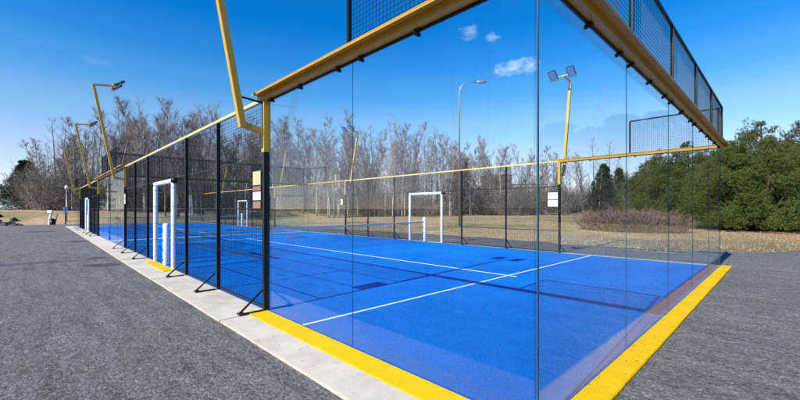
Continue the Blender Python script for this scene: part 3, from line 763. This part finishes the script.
def building(p, rz, w, d, H, mat, label, nx, nz, roof='flat', balc=False):
    t = thing('apartment_block', p, rz, label, 'building')
    link('wall', MB().box(-w/2, w/2, -d/2, d/2, -1, H).mesh('wall', [mat]), t)
    if roof == 'flat': link('roof', MB().box(-w/2-.3, w/2+.3, -d/2-.3, d/2+.3, H+.002, H+.4).mesh('roof', ['roofing']), t)
    else:
        m = MB(); a, b = w/2+.5, d/2+.5; m.v = [(-a,-b,H+.002), (a,-b,H+.002), (a,b,H+.002), (-a,b,H+.002), (-a,0,H+2.4), (a,0,H+2.4)]
        m.f = [(0,1,5,4), (2,3,4,5), (0,4,3), (1,2,5), (0,3,2,1)]; m.mi = [0]*5; link('roof', m.mesh('roof', ['roofing']), t)
    wm = MB().box(-.7, .7, -.06, 0, -.75, .75); wm = wm.mesh('window_pane', ['pane'])
    fm = MB().box(-.8, .8, -.04, 0, -.85, -.76).box(-.8, .8, -.04, 0, .76, .85).mesh('window_frame', ['paper'])
    for i in range(nx):
        for k in range(nz):
            x = -w/2+(i+.5)*w/nx; z = 1.8+k*3
            o = link('window', wm, t, (x, -d/2-.001, z)); link('frame', fm, o)
            if balc and i % 2 == 0: link('balcony', BX('balcony', -1.4, 1.4, -1.1, -.06, -1.3, -.3, 'render', .02), t, (x, -d/2-.002, z))
    return t
def bl(px, Z): p = W(Z, px); p.z = hgt(p.x, p.y); return p
FZ = math.atan2(-FW.x, FW.y)
building(bl(496, 190), FZ+.2, 11, 12, 17, 'brick', 'red-brown apartment block behind the bare birches', 4, 5)
building(bl(528, 200), FZ-.15, 17, 12, 13, 'render', 'white apartment block with balconies left of the glass corner edge', 5, 4, 'flat', True)
building(bl(464, 210), FZ, 22, 12, 11, 'render', 'low pale block in the birches left of the red-brown one', 7, 3, 'flat')
building(bl(316, 120), FZ+.1, 9, 8, 5.5, 'green_render', 'pale green house among trunks behind the left glass', 3, 2, 'gable')
building(bl(-2, 150), FZ-.2, 22, 12, 8.4, 'render', 'white low building at the far left edge behind the pine', 6, 2)
def car(p, rz, mat, label):
    t = thing('parked_car', p, rz, label, 'car', 'cars parked far off at left')
    prof = [(-2.1, .35), (-2.15, .75), (-1.9, .92), (-1.45, 1.0), (-.9, 1.42), (.6, 1.45), (1.25, .98), (2.0, .82), (2.15, .6), (2.1, .35)]
    m = MB(); n = len(prof)
    for s, ins in ((-.85, 0), (.85, 0)):
        for (x, z) in prof: m.v.append((x, s*(.82 if z > 1.2 else 1), z))
    m.f = [tuple(range(n)), tuple(reversed(range(n, 2*n)))]+[(i, (i+1) % n + 0, (i+1) % n+n, i+n)[::-1] for i in range(n)]; m.mi = [0]*len(m.f)
    link('body', m.mesh('car_body', [mat], bevel=.03), t)
    g = MB()
    for s in (-1, 1):
        k = len(g.v); g.v += [(-1.3, s*.86, 1.02), (1.05, s*.86, 1.02), (.55, s*.74, 1.38), (-.85, s*.74, 1.38)]; g.f.append((k, k+1, k+2, k+3)); g.mi.append(0)
    link('window', g.mesh('car_window', ['pane']), t)
    for x in (-1.35, 1.35):
        for s in (-1, 1):
            w = link('wheel', cm('tyre', lambda: MB().tube([(0, -.1, 0), (0, .1, 0)], .32, 16).mesh('tyre', ['tyre'])), t, (x, s*.8, .32))
            link('rim', cm('rim', lambda: MB().tube([(0, -.11, 0), (0, .11, 0)], .19, 10).mesh('rim', ['steel'])), w)
for px, mt, lb in ((3, 'car_white', 'white car parked far off at the left edge'), (14, 'car_grey', 'grey car parked beside the white one, far left')):
    p = W(85, px); p.z = hgt(p.x, p.y)+.1; car(p, FZ+.15, mt, lb)

# ------------------------------------------------------------------ world, sun, camera
w = bpy.data.worlds.new('World'); scene.world = w; w.use_nodes = True; nt = w.node_tree
bg = nt.nodes['Background']; sky = nt.nodes.new('ShaderNodeTexSky'); sky.sky_type = 'NISHITA'; sky.sun_disc = False
SD = Vector((-1.28, -.07, 1)).normalized()
sky.sun_elevation = math.asin(SD.z); sky.sun_rotation = math.atan2(SD.x, SD.y) % (2*math.pi)
sky.air_density = 1.0; sky.dust_density = .15; sky.ozone_density = 3.5; sky.altitude = 300
bg.inputs[1].default_value = .125
tcs = nt.nodes.new('ShaderNodeTexCoord'); mps = nt.nodes.new('ShaderNodeMapping'); mps.inputs['Scale'].default_value = (1, 1, .9); mps.inputs['Location'].default_value = (0, 0, .05)
nrm = nt.nodes.new('ShaderNodeVectorMath'); nrm.operation = 'NORMALIZE'
nt.links.new(tcs.outputs['Generated'], mps.inputs[0]); nt.links.new(mps.outputs[0], nrm.inputs[0]); nt.links.new(nrm.outputs[0], sky.inputs[0])
hs = nt.nodes.new('ShaderNodeHueSaturation'); hs.inputs['Saturation'].default_value = 1.22; nt.links.new(sky.outputs[0], hs.inputs['Color'])
mxs = nt.nodes.new('ShaderNodeMix'); mxs.data_type = 'RGBA'; mxs.blend_type = 'MULTIPLY'; mxs.inputs[0].default_value = 1; nt.links.new(hs.outputs[0], mxs.inputs[6]); 
sxyz = nt.nodes.new('ShaderNodeSeparateXYZ'); nt.links.new(tcs.outputs['Generated'], sxyz.inputs[0])
sr = nt.nodes.new('ShaderNodeValToRGB'); sr.color_ramp.interpolation = 'EASE'; el = sr.color_ramp.elements
STOPS = [(0, (1.9, 1.22, 1.0)), (.107, (1.8, 1.18, 1.02)), (.21, (1.35, 1.18, 1.08)), (.30, (.58, 1.02, 1.14)), (.36, (.24, .90, 1.16)), (.44, (.03, .78, 1.12)), (.75, (.35, .85, 1.12))]
while len(el) < len(STOPS): el.new(.5)
for k, (p_, c_) in enumerate(STOPS): el[k].position = p_; el[k].color = (c_[0]/2, c_[1]/2, c_[2]/2, 1)
nt.links.new(sxyz.outputs[2], sr.inputs[0]); dbl = nt.nodes.new('ShaderNodeVectorMath'); dbl.operation = 'SCALE'; dbl.inputs['Scale'].default_value = 2
nt.links.new(sr.outputs[0], dbl.inputs[0]); nt.links.new(dbl.outputs[0], mxs.inputs[7])
cur = mxs.outputs[2]
geo = nt.nodes.new('ShaderNodeTexCoord')
def M2(op, a, b=None, c=None):
    n = nt.nodes.new('ShaderNodeMath'); n.operation = op
    for i, v in enumerate((a, b, c)):
        if v is None: continue
        if isinstance(v, (int, float)): n.inputs[i].default_value = v
        else: nt.links.new(v, n.inputs[i])
    return n.outputs[0]
nz = nt.nodes.new('ShaderNodeTexNoise'); nz.inputs['Scale'].default_value = 34; nz.inputs['Detail'].default_value = 10; nz.inputs['Roughness'].default_value = .72
mp = nt.nodes.new('ShaderNodeMapping'); mp.inputs['Scale'].default_value = (1, 1, 1.8); nt.links.new(geo.outputs['Generated'], mp.inputs[0]); nt.links.new(mp.outputs[0], nz.inputs['Vector'])
def cloud(px, py, wx, wy, amt):
    global cur
    d = (FW + RT*((px-400)/373) + Vector((0, 0, (209-py)/373))).normalized()
    u = d.cross(Vector((0, 0, 1))).normalized(); v = u.cross(d)
    def dot(vec):
        n = nt.nodes.new('ShaderNodeVectorMath'); n.operation = 'DOT_PRODUCT'; nt.links.new(geo.outputs['Generated'], n.inputs[0]); n.inputs[1].default_value = vec; return n.outputs['Value']
    a = M2('DIVIDE', dot(u), wx/373); b = M2('DIVIDE', dot(v), wy/373)
    r = M2('SQRT', M2('ADD', M2('MULTIPLY', a, a), M2('MULTIPLY', b, b)))
    front = M2('GREATER_THAN', dot(d), 0)
    f = M2('ADD', M2('SUBTRACT', .75, M2('MULTIPLY', r, .75)), M2('MULTIPLY', M2('SUBTRACT', nz.outputs['Fac'], .5), 2.6))
    f = M2('MULTIPLY', M2('MINIMUM', M2('MAXIMUM', M2('MULTIPLY', f, 1.15), 0), 1), amt)
    f = M2('MULTIPLY', f, front)
    n = nt.nodes.new('ShaderNodeMix'); n.data_type = 'RGBA'; nt.links.new(f, n.inputs[0]); nt.links.new(cur, n.inputs[6]); n.inputs[7].default_value = (6.3, 6.9, 7.8, 1)
    cur = n.outputs[2]
cloud(517, 68, 22, 8, .5); cloud(494, 37, 8, 4, .34); cloud(470, 32, 9, 7, .24); cloud(92, 61, 11, 5, .06)
nt.links.new(cur, bg.inputs[0])
sl = bpy.data.lights.new('sun', 'SUN'); sl.energy = 4.7; sl.angle = rad(.53); sl.color = (1, .955, .88)
so = bpy.data.objects.new('sun', sl); col.objects.link(so); so.rotation_euler = (-SD).to_track_quat('-Z', 'Y').to_euler()
cam = bpy.data.cameras.new('camera'); cam.lens = 373/800*36; cam.sensor_width = 36; cam.shift_y = 9/800; cam.clip_end = 8000; cam.clip_start = .05
co = bpy.data.objects.new('camera', cam); col.objects.link(co); co.location = (CAMX, CAMY, CAMZ)
co.rotation_euler = (rad(90), 0, -TH); scene.camera = co
scene.view_settings.view_transform = 'Standard'; scene.view_settings.look = 'None'; scene.view_settings.exposure = .5; scene.view_settings.gamma = 1
scene.cycles.use_denoising = False; scene.cycles.transparent_max_bounces = 40; scene.cycles.max_bounces = 10
